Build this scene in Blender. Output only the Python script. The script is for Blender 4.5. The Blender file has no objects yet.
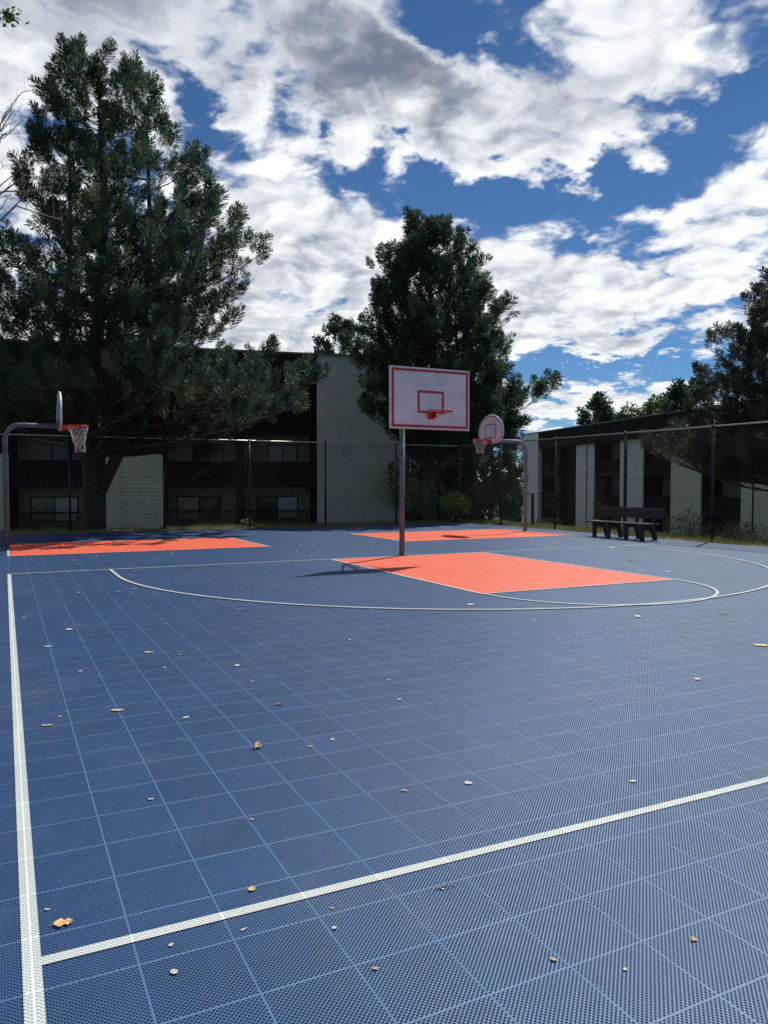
import bpy, math, random
import numpy as np
from mathutils import Vector, Matrix
PI = math.pi
R_ = math.radians
scene = bpy.context.scene
COL = scene.collection
rng = np.random.default_rng(7)
random.seed(7)

# ------------------------------------------------------------------ helpers
class MB:
    def __init__(s): s.v = []; s.f = []
    def add(s, vs, fs):
        n = len(s.v); s.v += [tuple(p) for p in vs]; s.f += [tuple(i + n for i in f) for f in fs]; return s
    def obox(s, c, ax, ay, az, hx, hy, hz, bev=0.0):
        c, ax, ay, az = map(Vector, (c, ax, ay, az))
        if bev <= 0:
            P = [c + ax*(i*hx) + ay*(j*hy) + az*(k*hz) for k in (-1, 1) for j in (-1, 1) for i in (-1, 1)]
            return s.add(P, [(0,2,3,1),(4,5,7,6),(0,1,5,4),(2,6,7,3),(0,4,6,2),(1,3,7,5)])
        # chamfered box: octagonal section in the ax/ay plane
        b = min(bev, hx*.9, hy*.9)
        o = [(-hx+b,-hy),(hx-b,-hy),(hx,-hy+b),(hx,hy-b),(hx-b,hy),(-hx+b,hy),(-hx,hy-b),(-hx,-hy+b)]
        P = [c + ax*x + ay*y + az*(k*hz) for k in (-1, 1) for x, y in o]
        return s.add(P, [tuple(range(7,-1,-1)), tuple(range(8,16))] + [(i,(i+1)%8,8+(i+1)%8,8+i) for i in range(8)])
    def box(s, x0, x1, y0, y1, z0, z1, bev=0):
        return s.obox(((x0+x1)/2,(y0+y1)/2,(z0+z1)/2),(1,0,0),(0,1,0),(0,0,1),abs(x1-x0)/2,abs(y1-y0)/2,abs(z1-z0)/2,bev)
    def tube(s, pts, r, n=8, cap=True):
        pts = [Vector(p) for p in pts]
        if not hasattr(r, '__len__'): r = [r]*len(pts)
        t0 = (pts[1]-pts[0]).normalized()
        a = t0.orthogonal().normalized(); V = []
        for i, p in enumerate(pts):
            t = (pts[min(i+1, len(pts)-1)] - pts[max(i-1, 0)]).normalized()
            a = (a - t*a.dot(t)).normalized(); b = t.cross(a)
            V += [p + (a*math.cos(2*PI*k/n) + b*math.sin(2*PI*k/n))*r[i] for k in range(n)]
        F = [(i*n+k, i*n+(k+1)%n, (i+1)*n+(k+1)%n, (i+1)*n+k) for i in range(len(pts)-1) for k in range(n)]
        if cap: F += [tuple(range(n-1,-1,-1)), tuple((len(pts)-1)*n+k for k in range(n))]
        return s.add(V, F)
    def ring(s, c, R, r, nr=36, n=8, a=(1,0,0), b=(0,1,0)):
        c, a, b = Vector(c), Vector(a), Vector(b); w = a.cross(b); V = []
        for i in range(nr):
            q = 2*PI*i/nr; d = a*math.cos(q) + b*math.sin(q)
            V += [c + d*(R + r*math.cos(2*PI*k/n)) + w*(r*math.sin(2*PI*k/n)) for k in range(n)]
        return s.add(V, [(i*n+k, ((i+1)%nr)*n+k, ((i+1)%nr)*n+(k+1)%n, i*n+(k+1)%n) for i in range(nr) for k in range(n)])
    def prism(s, poly, o, ax, ay, n, t):
        """poly in (ax,ay) plane at o, thickness t along n"""
        o, ax, ay, n = map(Vector, (o, ax, ay, n)); m = len(poly)
        V = [o + ax*x + ay*y for x, y in poly] + [o + ax*x + ay*y + n*t for x, y in poly]
        return s.add(V, [tuple(range(m-1,-1,-1)), tuple(range(m,2*m))] + [(i,(i+1)%m,m+(i+1)%m,m+i) for i in range(m)])
    def build(s, name, mat, parent=None, smooth=False, loc=None):
        me = bpy.data.meshes.new(name)
        V = s.v
        if loc is not None: V = [(x-loc[0], y-loc[1], z-loc[2]) for x, y, z in V]
        me.from_pydata(V, [], s.f); me.materials.append(mat)
        if smooth: me.polygons.foreach_set('use_smooth', [True]*len(me.polygons))
        me.update()
        return link(name, me, parent, loc)

def link(name, me, parent=None, loc=None):
    o = bpy.data.objects.new(name, me); COL.objects.link(o)
    if loc is not None: o.location = loc
    if parent is not None:
        o.parent = parent
        w = Vector((0,0,0)); p = parent
        while p is not None: w += Vector(p.location); p = p.parent
        o.location = (Vector(loc) if loc is not None else Vector((0,0,0))) - w
    return o
def tag(o, label=None, cat=None, group=None, kind=None):
    if label: o['label'] = label
    if cat: o['category'] = cat
    if group: o['group'] = group
    if kind: o['kind'] = kind
    return o
def empty(name, loc, label, cat, group=None):
    o = bpy.data.objects.new(name, None); COL.objects.link(o); o.location = loc
    o.empty_display_size = .2
    return tag(o, label, cat, group)
def npmesh(name, V, F, mat, attrs=None, parent=None, smooth=False):
    """V (n,3) F (m,k) numpy, attrs {name: per-vertex float}"""
    me = bpy.data.meshes.new(name); n = len(V); m, k = F.shape
    me.vertices.add(n); me.vertices.foreach_set('co', np.ascontiguousarray(V, dtype=np.float32).ravel())
    me.loops.add(m*k); me.loops.foreach_set('vertex_index', F.astype(np.int32).ravel())
    me.polygons.add(m); me.polygons.foreach_set('loop_start', np.arange(m, dtype=np.int32)*k)
    me.polygons.foreach_set('loop_total', np.full(m, k, dtype=np.int32))
    if smooth: me.polygons.foreach_set('use_smooth', np.ones(m, dtype=bool))
    for a, d in (attrs or {}).items():
        at = me.attributes.new(a, 'FLOAT', 'POINT'); at.data.foreach_set('value', d.astype(np.float32))
    me.materials.append(mat); me.update(calc_edges=True); me.validate()
    return link(name, me, parent)

# ------------------------------------------------------------------ materials
class NT:
    def __init__(s, tree): s.t = tree; s.n = tree.nodes; s.l = tree.links
    def node(s, typ, **kw):
        n = s.n.new(typ)
        for k, v in kw.items():
            if k == 'inp':
                for i, val in v.items(): s.set(n.inputs[i], val)
            else: setattr(n, k, v)
        return n
    def set(s, sock, val):
        if isinstance(val, bpy.types.NodeSocket): s.l.new(val, sock)
        else: sock.default_value = val
    def m(s, op, a, b=0.0, c=None, clamp=False):
        n = s.n.new('ShaderNodeMath'); n.operation = op; n.use_clamp = clamp
        s.set(n.inputs[0], a); s.set(n.inputs[1], b)
        if c is not None: s.set(n.inputs[2], c)
        return n.outputs[0]
    def sstep(s, x, a, b):
        n = s.n.new('ShaderNodeMapRange'); n.interpolation_type = 'SMOOTHSTEP'
        s.set(n.inputs['Value'], x); s.set(n.inputs['From Min'], a); s.set(n.inputs['From Max'], b)
        return n.outputs['Result']
    def remap(s, x, a, b, c, d):
        n = s.n.new('ShaderNodeMapRange'); s.set(n.inputs['Value'], x)
        for k, v in zip(('From Min','From Max','To Min','To Max'), (a,b,c,d)): s.set(n.inputs[k], v)
        return n.outputs['Result']
    def mix(s, f, a, b, typ='RGBA'):
        n = s.n.new('ShaderNodeMix'); n.data_type = typ
        s.set(n.inputs[0], f)
        ia = [i for i in n.inputs if i.name == 'A' and i.enabled][0]; ib = [i for i in n.inputs if i.name == 'B' and i.enabled][0]
        s.set(ia, a); s.set(ib, b)
        return [o for o in n.outputs if o.enabled][0]
    def noise(s, vec, scale, detail=4, rough=.5, dist=0.0, dims='3D'):
        n = s.n.new('ShaderNodeTexNoise'); n.noise_dimensions = dims
        if vec is not None: s.l.new(vec, n.inputs['Vector'])
        n.inputs['Scale'].default_value = scale; n.inputs['Detail'].default_value = detail
        n.inputs['Roughness'].default_value = rough; n.inputs['Distortion'].default_value = dist
        return n.outputs['Fac']

def c4(r, g, b): return (r, g, b, 1.0)
def mat(name, col, rough=.6, var=.12, scale=6.0, metal=0.0, spec=.5, col2=None, bump=0.0, bscale=None, coords='Object'):
    m = bpy.data.materials.new(name); m.use_nodes = True
    nt = NT(m.node_tree); bs = nt.n['Principled BSDF']
    tc = nt.n.new('ShaderNodeTexCoord').outputs[coords]
    f = nt.noise(tc, scale, 5, .6)
    f = nt.sstep(f, .3, .7)
    a = c4(*[x*(1-var) for x in col]); b = c4(*(col2 or [min(1, x*(1+var)) for x in col]))
    nt.set(bs.inputs['Base Color'], nt.mix(f, a, b))
    nt.set(bs.inputs['Roughness'], nt.remap(nt.noise(tc, scale*3, 3), .3, .7, max(0, rough-.08), min(1, rough+.08)))
    bs.inputs['Metallic'].default_value = metal
    bs.inputs['Specular IOR Level'].default_value = spec
    if bump:
        bn = nt.node('ShaderNodeBump'); bn.inputs['Strength'].default_value = bump; bn.inputs['Distance'].default_value = .02
        nt.l.new(nt.noise(tc, bscale or scale*8, 4), bn.inputs['Height']); nt.l.new(bn.outputs[0], bs.inputs['Normal'])
    return m

T = .3048
X0, Y0 = .055, 2.635 + T/2     # a corner joint of the tile grid

def tile_mat(name, col, spec=.5, joint_col=None, scuff=.5, hd=.16):
    """Perforated interlocking sport tile: ribs, staggered holes, solid edge at each joint."""
    m = bpy.data.materials.new(name); m.use_nodes = True
    nt = NT(m.node_tree); bs = nt.n['Principled BSDF']
    geo = nt.n.new('ShaderNodeNewGeometry')
    sp = nt.n.new('ShaderNodeSeparateXYZ'); nt.l.new(geo.outputs['Position'], sp.inputs[0])
    x = nt.m('DIVIDE', nt.m('SUBTRACT', sp.outputs[0], X0), T); y = nt.m('DIVIDE', nt.m('SUBTRACT', sp.outputs[1], Y0), T)
    def edge(v):   # distance in metres to the nearest joint
        fr = nt.m('SUBTRACT', v, nt.m('FLOOR', v))
        return nt.m('MULTIPLY', nt.m('MINIMUM', fr, nt.m('SUBTRACT', 1.0, fr)), T)
    ex, ey = edge(x), edge(y); e = nt.m('MINIMUM', ex, ey)
    k = 2*PI*18
    cx = nt.m('COSINE', nt.m('MULTIPLY', x, k)); cy = nt.m('COSINE', nt.m('MULTIPLY', y, k))
    pat = nt.m('MULTIPLY', cx, cy)
    hole = nt.sstep(pat, .10, .45)
    solid = nt.sstep(e, .0033, .0022)         # 1 on the solid rib along a joint
    gap = nt.sstep(e, .0009, .0004)
    hole = nt.m('MULTIPLY', hole, nt.m('SUBTRACT', 1.0, solid))
    # colour: dust, scuffs and slight tile-to-tile shade
    cell = nt.n.new('ShaderNodeCombineXYZ'); nt.l.new(nt.m('FLOOR', x), cell.inputs[0]); nt.l.new(nt.m('FLOOR', y), cell.inputs[1])
    wn = nt.n.new('ShaderNodeTexWhiteNoise'); nt.l.new(cell.outputs[0], wn.inputs['Vector'])
    dust = nt.sstep(nt.noise(geo.outputs['Position'], 1.3, 7, .68, .4), .50, .78)
    fine = nt.noise(geo.outputs['Position'], 14, 5, .7)
    base = nt.mix(nt.m('MULTIPLY', wn.outputs['Value'], .8), c4(*col), c4(*[q*.82 for q in col]))
    worn = nt.sstep(nt.noise(geo.outputs['Position'], .22, 6, .7, .6), .42, .66)
    base = nt.mix(nt.m('MULTIPLY', worn, .24), base, c4(*[min(1, q*1.1+.035) for q in col]))
    dc = c4(*[q*.55 + .16 for q in col])
    base = nt.mix(nt.m('MULTIPLY', dust, nt.m('MULTIPLY', fine, scuff)), base, dc)
    jc = joint_col or [min(1, q*1.15+.035) for q in col]
    base = nt.mix(nt.m('MULTIPLY', solid, .9), base, c4(*jc))
    dark = c4(*[q*hd+.002 for q in col])
    base = nt.mix(nt.m('MAXIMUM', nt.m('MULTIPLY', hole, .96), nt.m('MULTIPLY', gap, .5)), base, dark)
    nt.set(bs.inputs['Base Color'], base)
    nt.set(bs.inputs['Roughness'], nt.m('ADD', nt.m('MULTIPLY', hole, .45), nt.remap(fine, .3, .7, .36, .50)))
    nt.set(bs.inputs['Specular IOR Level'], nt.m('MULTIPLY', nt.m('SUBTRACT', 1.0, hole), spec))
    if name.startswith('blue'): bs.inputs['Specular Tint'].default_value = (.62, .84, 1.0, 1.0)
    h = nt.m('SUBTRACT', nt.m('MULTIPLY', nt.m('SUBTRACT', 1.0, nt.sstep(pat, -.5, .3)), .7), nt.m('MULTIPLY', gap, .8))
    h = nt.m('MAXIMUM', h, nt.m('SUBTRACT', solid, gap))
    bn = nt.node('ShaderNodeBump'); bn.inputs['Strength'].default_value = .35; bn.inputs['Distance'].default_value = .004
    nt.l.new(h, bn.inputs['Height']); nt.l.new(bn.outputs[0], bs.inputs['Normal'])
    return m

def siding_mat(name, col, pitch=.2, vertical=False, dirt=.15):
    m = bpy.data.materials.new(name); m.use_nodes = True
    nt = NT(m.node_tree); bs = nt.n['Principled BSDF']
    geo = nt.n.new('ShaderNodeNewGeometry'); sp = nt.n.new('ShaderNodeSeparateXYZ'); nt.l.new(geo.outputs['Position'], sp.inputs[0])
    z = nt.m('DIVIDE', sp.outputs[2], pitch); fr = nt.m('SUBTRACT', z, nt.m('FLOOR', z))
    groove = nt.sstep(fr, .10, .02)
    cell = nt.n.new('ShaderNodeCombineXYZ'); nt.l.new(nt.m('FLOOR', z), cell.inputs[2])
    wn = nt.n.new('ShaderNodeTexWhiteNoise'); nt.l.new(cell.outputs[0], wn.inputs['Vector'])
    st = nt.noise(geo.outputs['Position'], .7, 6, .65)
    base = nt.mix(nt.m('MULTIPLY', wn.outputs['Value'], .5), c4(*col), c4(*[q*.88 for q in col]))
    base = nt.mix(nt.m('MULTIPLY', nt.sstep(st, .45, .75), dirt*3), base, c4(*[q*.7 for q in col]))
    base = nt.mix(nt.m('MULTIPLY', groove, .75), base, c4(*[q*.35 for q in col]))
    nt.set(bs.inputs['Base Color'], base); bs.inputs['Roughness'].default_value = .65
    bn = nt.node('ShaderNodeBump'); bn.inputs['Strength'].default_value = .8; bn.inputs['Distance'].default_value = .02
    nt.l.new(nt.m('SUBTRACT', 1.0, nt.m('MAXIMUM', fr, nt.m('MULTIPLY', groove, 1.0))), bn.inputs['Height'])
    nt.l.new(bn.outputs[0], bs.inputs['Normal'])
    return m

def leaf_mat(name, c1, c2, c3, rough=.5, trans=.25):
    m = bpy.data.materials.new(name); m.use_nodes = True
    nt = NT(m.node_tree); bs = nt.n['Principled BSDF']; out = nt.n['Material Output']
    a = nt.node('ShaderNodeAttribute', attribute_name='tint').outputs['Fac']
    base = nt.mix(nt.sstep(a, 0, .6), c4(*c1), c4(*c2)); base = nt.mix(nt.sstep(a, .6, 1.0), base, c4(*c3))
    nt.set(bs.inputs['Base Color'], base); bs.inputs['Roughness'].default_value = rough
    bs.inputs['Specular IOR Level'].default_value = .15
    tr = nt.n.new('ShaderNodeBsdfTranslucent'); nt.set(tr.inputs['Color'], base)
    mx = nt.n.new('ShaderNodeMixShader'); mx.inputs[0].default_value = trans
    nt.l.new(bs.outputs[0], mx.inputs[1]); nt.l.new(tr.outputs[0], mx.inputs[2]); nt.l.new(mx.outputs[0], out.inputs['Surface'])
    return m

M = dict(
    blue=tile_mat('blue_court_tile', (.021, .065, .172), spec=.66, joint_col=(.085, .17, .32)),
    orange=tile_mat('orange_court_tile', (.95, .175, .09), spec=.35, joint_col=(.90, .17, .085), scuff=.25),
    white=tile_mat('white_line_paint', (.56, .62, .60), spec=.4, joint_col=(.80, .82, .80), scuff=.2, hd=.42),
    steel=mat('galvanised_steel', (.16, .21, .235), .6, .15, 9, metal=.1, bump=.05),
    steel_pole=mat('weathered_pole_steel', (.115, .15, .165), .6, .25, 5, metal=.05, spec=.3, bump=.08),
    bolt=mat('bolt_steel', (.4, .4, .4), .35, .1, 20, metal=.9),
    board=mat('backboard_white_enamel', (.60, .66, .72), .4, .12, 2.5),
    red=mat('red_paint', (.36, .03, .045), .45, .15, 12),
    rim=mat('rim_orange_paint', (.48, .04, .03), .45, .2, 25),
    net=mat('white_nylon_cord', (.58, .57, .53), .8, .15, 30),
    black=mat('black_vinyl_coating', (.012, .013, .014), .45, .3, 8),
    rail=mat('bare_top_rail_steel', (.42, .43, .43), .38, .15, 10, metal=.8),
    chain=mat('chain_link_wire', (.03, .03, .03), .5, .2, 8, metal=.3),
    bench=mat('dark_recycled_plank', (.028, .024, .024), .55, .35, 7, bump=.3),
    siding=siding_mat('pale_lap_siding', (.47, .48, .40), .19),
    siding2=siding_mat('grey_lap_siding', (.52, .56, .54), .19),
    stucco=mat('grey_green_stucco', (.40, .43, .40), .85, .10, 1.3, bump=.4, bscale=30),
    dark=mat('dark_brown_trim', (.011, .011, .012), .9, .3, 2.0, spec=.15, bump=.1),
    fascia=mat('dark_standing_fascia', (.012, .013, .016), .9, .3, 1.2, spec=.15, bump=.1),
    tan=mat('tan_balcony_wall', (.23, .225, .165), .8, .2, 1.5, bump=.2),
    roof=mat('roof_membrane', (.12, .12, .12), .9, .2, 1),
    slab=mat('balcony_slab', (.016, .015, .016), .9, .2, 2, spec=.15),
    bark=mat('pine_bark', (.046, .038, .035), .9, .45, 7, bump=1.0, bscale=22),
    bark2=mat('grey_twig_bark', (.20, .16, .15), .85, .3, 12),
    leaf_y=mat('dry_yellow_leaf', (.62, .42, .16), .6, .3, 40, bump=.3),
    leaf_t=mat('dry_tan_leaf', (.48, .33, .20), .65, .3, 40, bump=.3),
    leaf_w=mat('bleached_leaf', (.50, .48, .41), .65, .2, 40),
    leaf_b=mat('dark_brown_leaf', (.10, .055, .035), .65, .3, 40),
    leaf_r=mat('dark_red_leaf', (.16, .02, .02), .6, .3, 40),
    soil=mat('terrain_soil', (.045, .065, .022), .95, .3, 1.5, col2=(.11, .11, .055), bump=.5, bscale=12),
    blind=mat('window_blind', (.55, .57, .50), .7, .08, 3),
    curtain=mat('dark_curtain', (.05, .07, .08), .8, .2, 3),
    pine=leaf_mat('pine_needles', (.028, .058, .040), (.058, .108, .064), (.15, .20, .10), .5, .32),  # lightest needle tone raised to imitate sunlit shoots
    pine2=leaf_mat('pine_needles_grey', (.030, .048, .036), (.062, .082, .052), (.14, .15, .085), .5, .25),
    decid=leaf_mat('broad_leaves', (.045, .085, .022), (.085, .14, .035), (.15, .20, .06), .5, .35),
    shrub=leaf_mat('shrub_leaves', (.10, .15, .045), (.19, .26, .08), (.30, .35, .14), .5, .45),  # leaf colour lightened to imitate sunshine on shrubs standing in tree shade
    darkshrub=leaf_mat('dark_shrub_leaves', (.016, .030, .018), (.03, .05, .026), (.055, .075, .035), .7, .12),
    grass=leaf_mat('grass_blades', (.10, .14, .03), (.20, .22, .07), (.45, .40, .20), .6, .3),
)
def glass_mat():
    m = bpy.data.materials.new('window_glass'); m.use_nodes = True
    nt = NT(m.node_tree); bs = nt.n['Principled BSDF']
    tc = nt.n.new('ShaderNodeTexCoord').outputs['Object']
    nt.set(bs.inputs['Base Color'], nt.mix(nt.noise(tc, 2, 2), c4(.006,.008,.010), c4(.012,.015,.017)))
    bs.inputs['Roughness'].default_value = .12; bs.inputs['Specular IOR Level'].default_value = .4
    return m
M['glass'] = glass_mat()

# ------------------------------------------------------------------ camera
H_CAM = 1.52; YAW = R_(26.252); PITCH = R_(2.045)
cam = bpy.data.cameras.new('camera'); co = bpy.data.objects.new('camera', cam); COL.objects.link(co)
cam.sensor_fit = 'VERTICAL'; cam.sensor_height = 36; cam.lens = 770/1024*36; cam.clip_start = .05; cam.clip_end = 3000
co.location = (0, 0, H_CAM); co.rotation_euler = (PI/2 - PITCH, 0, -YAW); scene.camera = co
CR = Vector((math.cos(YAW), -math.sin(YAW), 0)); CF = Vector((math.sin(YAW), math.cos(YAW), 0))

# ------------------------------------------------------------------ sun and sky
SUN_AZ, SUN_EL = 57.9, 52.0
sd = Vector((math.sin(R_(SUN_AZ))*math.cos(R_(SUN_EL)), math.cos(R_(SUN_AZ))*math.cos(R_(SUN_EL)), math.sin(R_(SUN_EL))))
sl = bpy.data.lights.new('sun', 'SUN'); so = bpy.data.objects.new('sun', sl); COL.objects.link(so)
sl.energy = 4.8; sl.angle = R_(.53); sl.color = (1.0, .95, .88)
so.rotation_euler = sd.to_track_quat('Z', 'Y').to_euler(); so.location = (20, 20, 40)

w = bpy.data.worlds.new('World'); scene.world = w; w.use_nodes = True
nt = NT(w.node_tree)
for n in list(nt.n): nt.n.remove(n)
out = nt.n.new('ShaderNodeOutputWorld')
sky = nt.n.new('ShaderNodeTexSky'); sky.sky_type = 'NISHITA'; sky.sun_disc = False
sky.sun_elevation = R_(SUN_EL); sky.sun_rotation = R_(SUN_AZ); sky.altitude = 1700; sky.air_density = 1.0; sky.dust_density = .1; sky.ozone_density = 3.0
bg = nt.n.new('ShaderNodeBackground'); tm = nt.n.new('ShaderNodeMix'); tm.data_type = 'RGBA'; tm.blend_type = 'MULTIPLY'; tm.inputs[0].default_value = 1.0
nt.l.new(sky.outputs[0], tm.inputs[6]); tm.inputs[7].default_value = (.53, .79, 1.0, 1.0)     # polarised deep blue of a clear high-altitude sky
nt.l.new(tm.outputs[2], bg.inputs[0]); bg.inputs[1].default_value = .066
tc = nt.n.new('ShaderNodeTexCoord').outputs['Generated']
sp = nt.n.new('ShaderNodeSeparateXYZ'); nt.l.new(tc, sp.inputs[0])
dx, dy, dz = sp.outputs
az = nt.m('MULTIPLY', nt.m('ARCTAN2', dx, dy), 180/PI); el = nt.m('MULTIPLY', nt.m('ARCSINE', dz), 180/PI)
# flat cloud layer seen in perspective: position on the layer
den = nt.m('ADD', nt.m('MAXIMUM', dz, 0.0), .24)
def layer(ox=0., oy=0.):
    c = nt.n.new('ShaderNodeCombineXYZ')
    nt.l.new(nt.m('ADD', nt.m('DIVIDE', dx, den), ox), c.inputs[0]); nt.l.new(nt.m('ADD', nt.m('DIVIDE', dy, den), oy), c.inputs[1])
    c.inputs[2].default_value = 3.7
    return c.outputs[0]
q = layer()
q2 = layer(sd.x*.05, sd.y*.05)
def puff(vec, scale, det):
    n = nt.n.new('ShaderNodeTexVoronoi'); n.feature = 'SMOOTH_F1'; n.inputs['Smoothness'].default_value = .6
    nt.l.new(vec, n.inputs['Vector']); n.inputs['Scale'].default_value = scale; n.inputs['Detail'].default_value = det
    n.voronoi_dimensions = '2D'; n.inputs['Roughness'].default_value = .55; n.inputs['Lacunarity'].default_value = 2.1
    return nt.m('SUBTRACT', 1.0, n.outputs['Distance'])
wn_ = nt.n.new('ShaderNodeTexNoise'); nt.l.new(q, wn_.inputs['Vector']); wn_.noise_dimensions = '2D'; wn_.inputs['Scale'].default_value = 5.0; wn_.inputs['Detail'].default_value = 5
wv_ = nt.n.new('ShaderNodeVectorMath'); wv_.operation = 'MULTIPLY_ADD'; nt.l.new(wn_.outputs['Color'], wv_.inputs[0]); wv_.inputs[1].default_value = (.16, .16, 0); nt.l.new(q, wv_.inputs[2])
wq = wv_.outputs[0]
ofs = nt.n.new('ShaderNodeVectorMath'); ofs.operation = 'ADD'; nt.l.new(wq, ofs.inputs[0]); ofs.inputs[1].default_value = (sd.x*.045+.015, sd.y*.045-.005, 0)
big = nt.noise(q, 1.9, 7, .58, .25, '2D'); big2 = nt.noise(q2, 1.9, 3, .56, .25, '2D')
pf = puff(wq, 5.5, 3.0); pf2 = puff(ofs.outputs[0], 5.5, 2.0)
med0 = nt.noise(q, 7.5, 7, .62, .1, '2D')
med = nt.m('ADD', nt.m('MULTIPLY', med0, .55), nt.m('MULTIPLY', nt.m('SUBTRACT', pf, .28), .75))
# warp the placement so that cloud edges are ragged
waz = nt.m('ADD', az, nt.m('MULTIPLY', nt.m('SUBTRACT', big, .5), 10.0)); wel = nt.m('ADD', el, nt.m('MULTIPLY', nt.m('SUBTRACT', med0, .5), 7.0))
def gauss(items):
    tot = None
    for a0, e0, sa, se, rot, amp in items:
        cr, sr = math.cos(R_(rot)), math.sin(R_(rot))
        da = nt.m('SUBTRACT', waz, a0); de = nt.m('SUBTRACT', wel, e0)
        p = nt.m('DIVIDE', nt.m('ADD', nt.m('MULTIPLY', da, cr), nt.m('MULTIPLY', de, sr)), sa)
        r = nt.m('DIVIDE', nt.m('SUBTRACT', nt.m('MULTIPLY', de, cr), nt.m('MULTIPLY', da, sr)), se)
        g_ = nt.m('MULTIPLY', nt.m('EXPONENT', nt.m('MULTIPLY', nt.m('ADD', nt.m('MULTIPLY', p, p), nt.m('MULTIPLY', r, r)), -1.0)), amp)
        tot = g_ if tot is None else nt.m('ADD', tot, g_)
    return tot
def PX(x, y):   # photograph direction -> azimuth, elevation in degrees
    d = CF*math.cos(PITCH) - Vector((0,0,1))*math.sin(PITCH) + CR*((x-384)/770) + (Vector((0,0,1))*math.cos(PITCH) + CF*math.sin(PITCH))*((512-y)/770)
    return math.degrees(math.atan2(d.x, d.y)), math.degrees(math.asin(d.z/d.length))
def E(x, y, sx, sy, rot, amp): a, e = PX(x, y); return (a, e, sx/13.5, sy/13.5, rot, amp)
cover = gauss([
    E(130, 30, 300, 85, -4, .66), E(400, 95, 140, 52, -24, .66), E(545, 110, 110, 48, 12, .52), E(690, 60, 90, 55, 10, .42), E(600, 140, 50, 20, 0, .25), E(300, 95, 55, 40, 0, .25),
    E(300, 215, 120, 45, -32, .55), E(430, 270, 240, 42, -6, .55), E(620, 300, 170, 48, 0, .58), E(715, 205, 80, 42, 0, .56),
    E(30, 200, 100, 110, 0, .5), E(230, 290, 120, 60, 0, .55), E(600, 400, 110, 16, 0, .62), E(300, 345, 220, 30, 0, .45),
    E(195, 125, 50, 20, -28, -.60), E(465, 183, 165, 32, -8, -.62), E(432, 6, 34, 24, -35, -.75), E(495, 45, 55, 26, -25, -.48), E(745, 120, 60, 32, 15, -.40),
    E(610, 366, 110, 12, 0, -.55), E(650, 262, 70, 9, 0, -.25), E(755, 10, 50, 25, 0, -.35), E(635, 190, 50, 22, 0, -.35), E(615, 30, 40, 25, 0, -.20),
    E(45, 140, 50, 16, 0, -.40)])
grey = gauss([E(270, 28, 270, 60, -8, 1.0), E(420, 80, 90, 26, -24, .5), E(90, 50, 170, 70, 0, .35), E(260, 300, 130, 60, 0, .30), E(640, 335, 110, 20, 0, .30), E(60, 220, 90, 60, 0, .2)])
fine = nt.noise(q, 17.0, 4, .6, 0, '2D')
noise = nt.m('ADD', nt.m('ADD', nt.m('MULTIPLY', nt.m('SUBTRACT', big, .5), 1.35), nt.m('MULTIPLY', nt.m('SUBTRACT', med, .5), 1.15)), nt.m('MULTIPLY', nt.m('SUBTRACT', fine, .5), .35))
far_part = nt.sstep(nt.m('ABSOLUTE', nt.m('SUBTRACT', az, 26.0)), 45.0, 60.0)      # elsewhere in the sky: scattered cloud
dens = nt.m('ADD', nt.m('ADD', noise, cover), nt.m('MULTIPLY', far_part, .0))
dens = nt.m('ADD', dens, .27)
alpha = nt.m('POWER', nt.sstep(dens, -.12, .40), 1.1)
thick = nt.sstep(dens, .10, .75)
lit = nt.m('ADD', nt.m('MULTIPLY', nt.m('SUBTRACT', big, big2), 3.6), nt.m('MULTIPLY', nt.m('SUBTRACT', pf, pf2), 1.15))                          # brighter on the side toward the sun
shade = nt.m('ADD', nt.m('ADD', nt.m('MULTIPLY', thick, .22), nt.m('MULTIPLY', nt.m('MULTIPLY', grey, nt.sstep(dens, .10, .60)), .85)), nt.m('ADD', nt.m('MULTIPLY', nt.m('SUBTRACT', .52, med), 1.0), nt.m('MULTIPLY', nt.m('SUBTRACT', .5, fine), .5)))
shade = nt.m('SUBTRACT', shade, nt.m('MULTIPLY', lit, .6))
ccol = nt.mix(nt.sstep(shade, -.15, 1.9), c4(.93, .96, .99), c4(.155, .19, .265))
bgc = nt.n.new('ShaderNodeBackground'); nt.l.new(ccol, bgc.inputs[0]); bgc.inputs[1].default_value = 1.05
mx = nt.n.new('ShaderNodeMixShader')
nt.l.new(nt.m('MULTIPLY', alpha, nt.sstep(el, -2.0, 1.0)), mx.inputs[0]); nt.l.new(bg.outputs[0], mx.inputs[1]); nt.l.new(bgc.outputs[0], mx.inputs[2])
nt.l.new(mx.outputs[0], out.inputs[0])
w.cycles.sampling_method = 'MANUAL'; w.cycles.sample_map_resolution = 512

vs = scene.view_settings
scene.display_settings.display_device = 'sRGB'
vs.view_transform = 'Standard'; vs.look = 'None'; vs.gamma = 1; vs.exposure = 0.12

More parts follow.
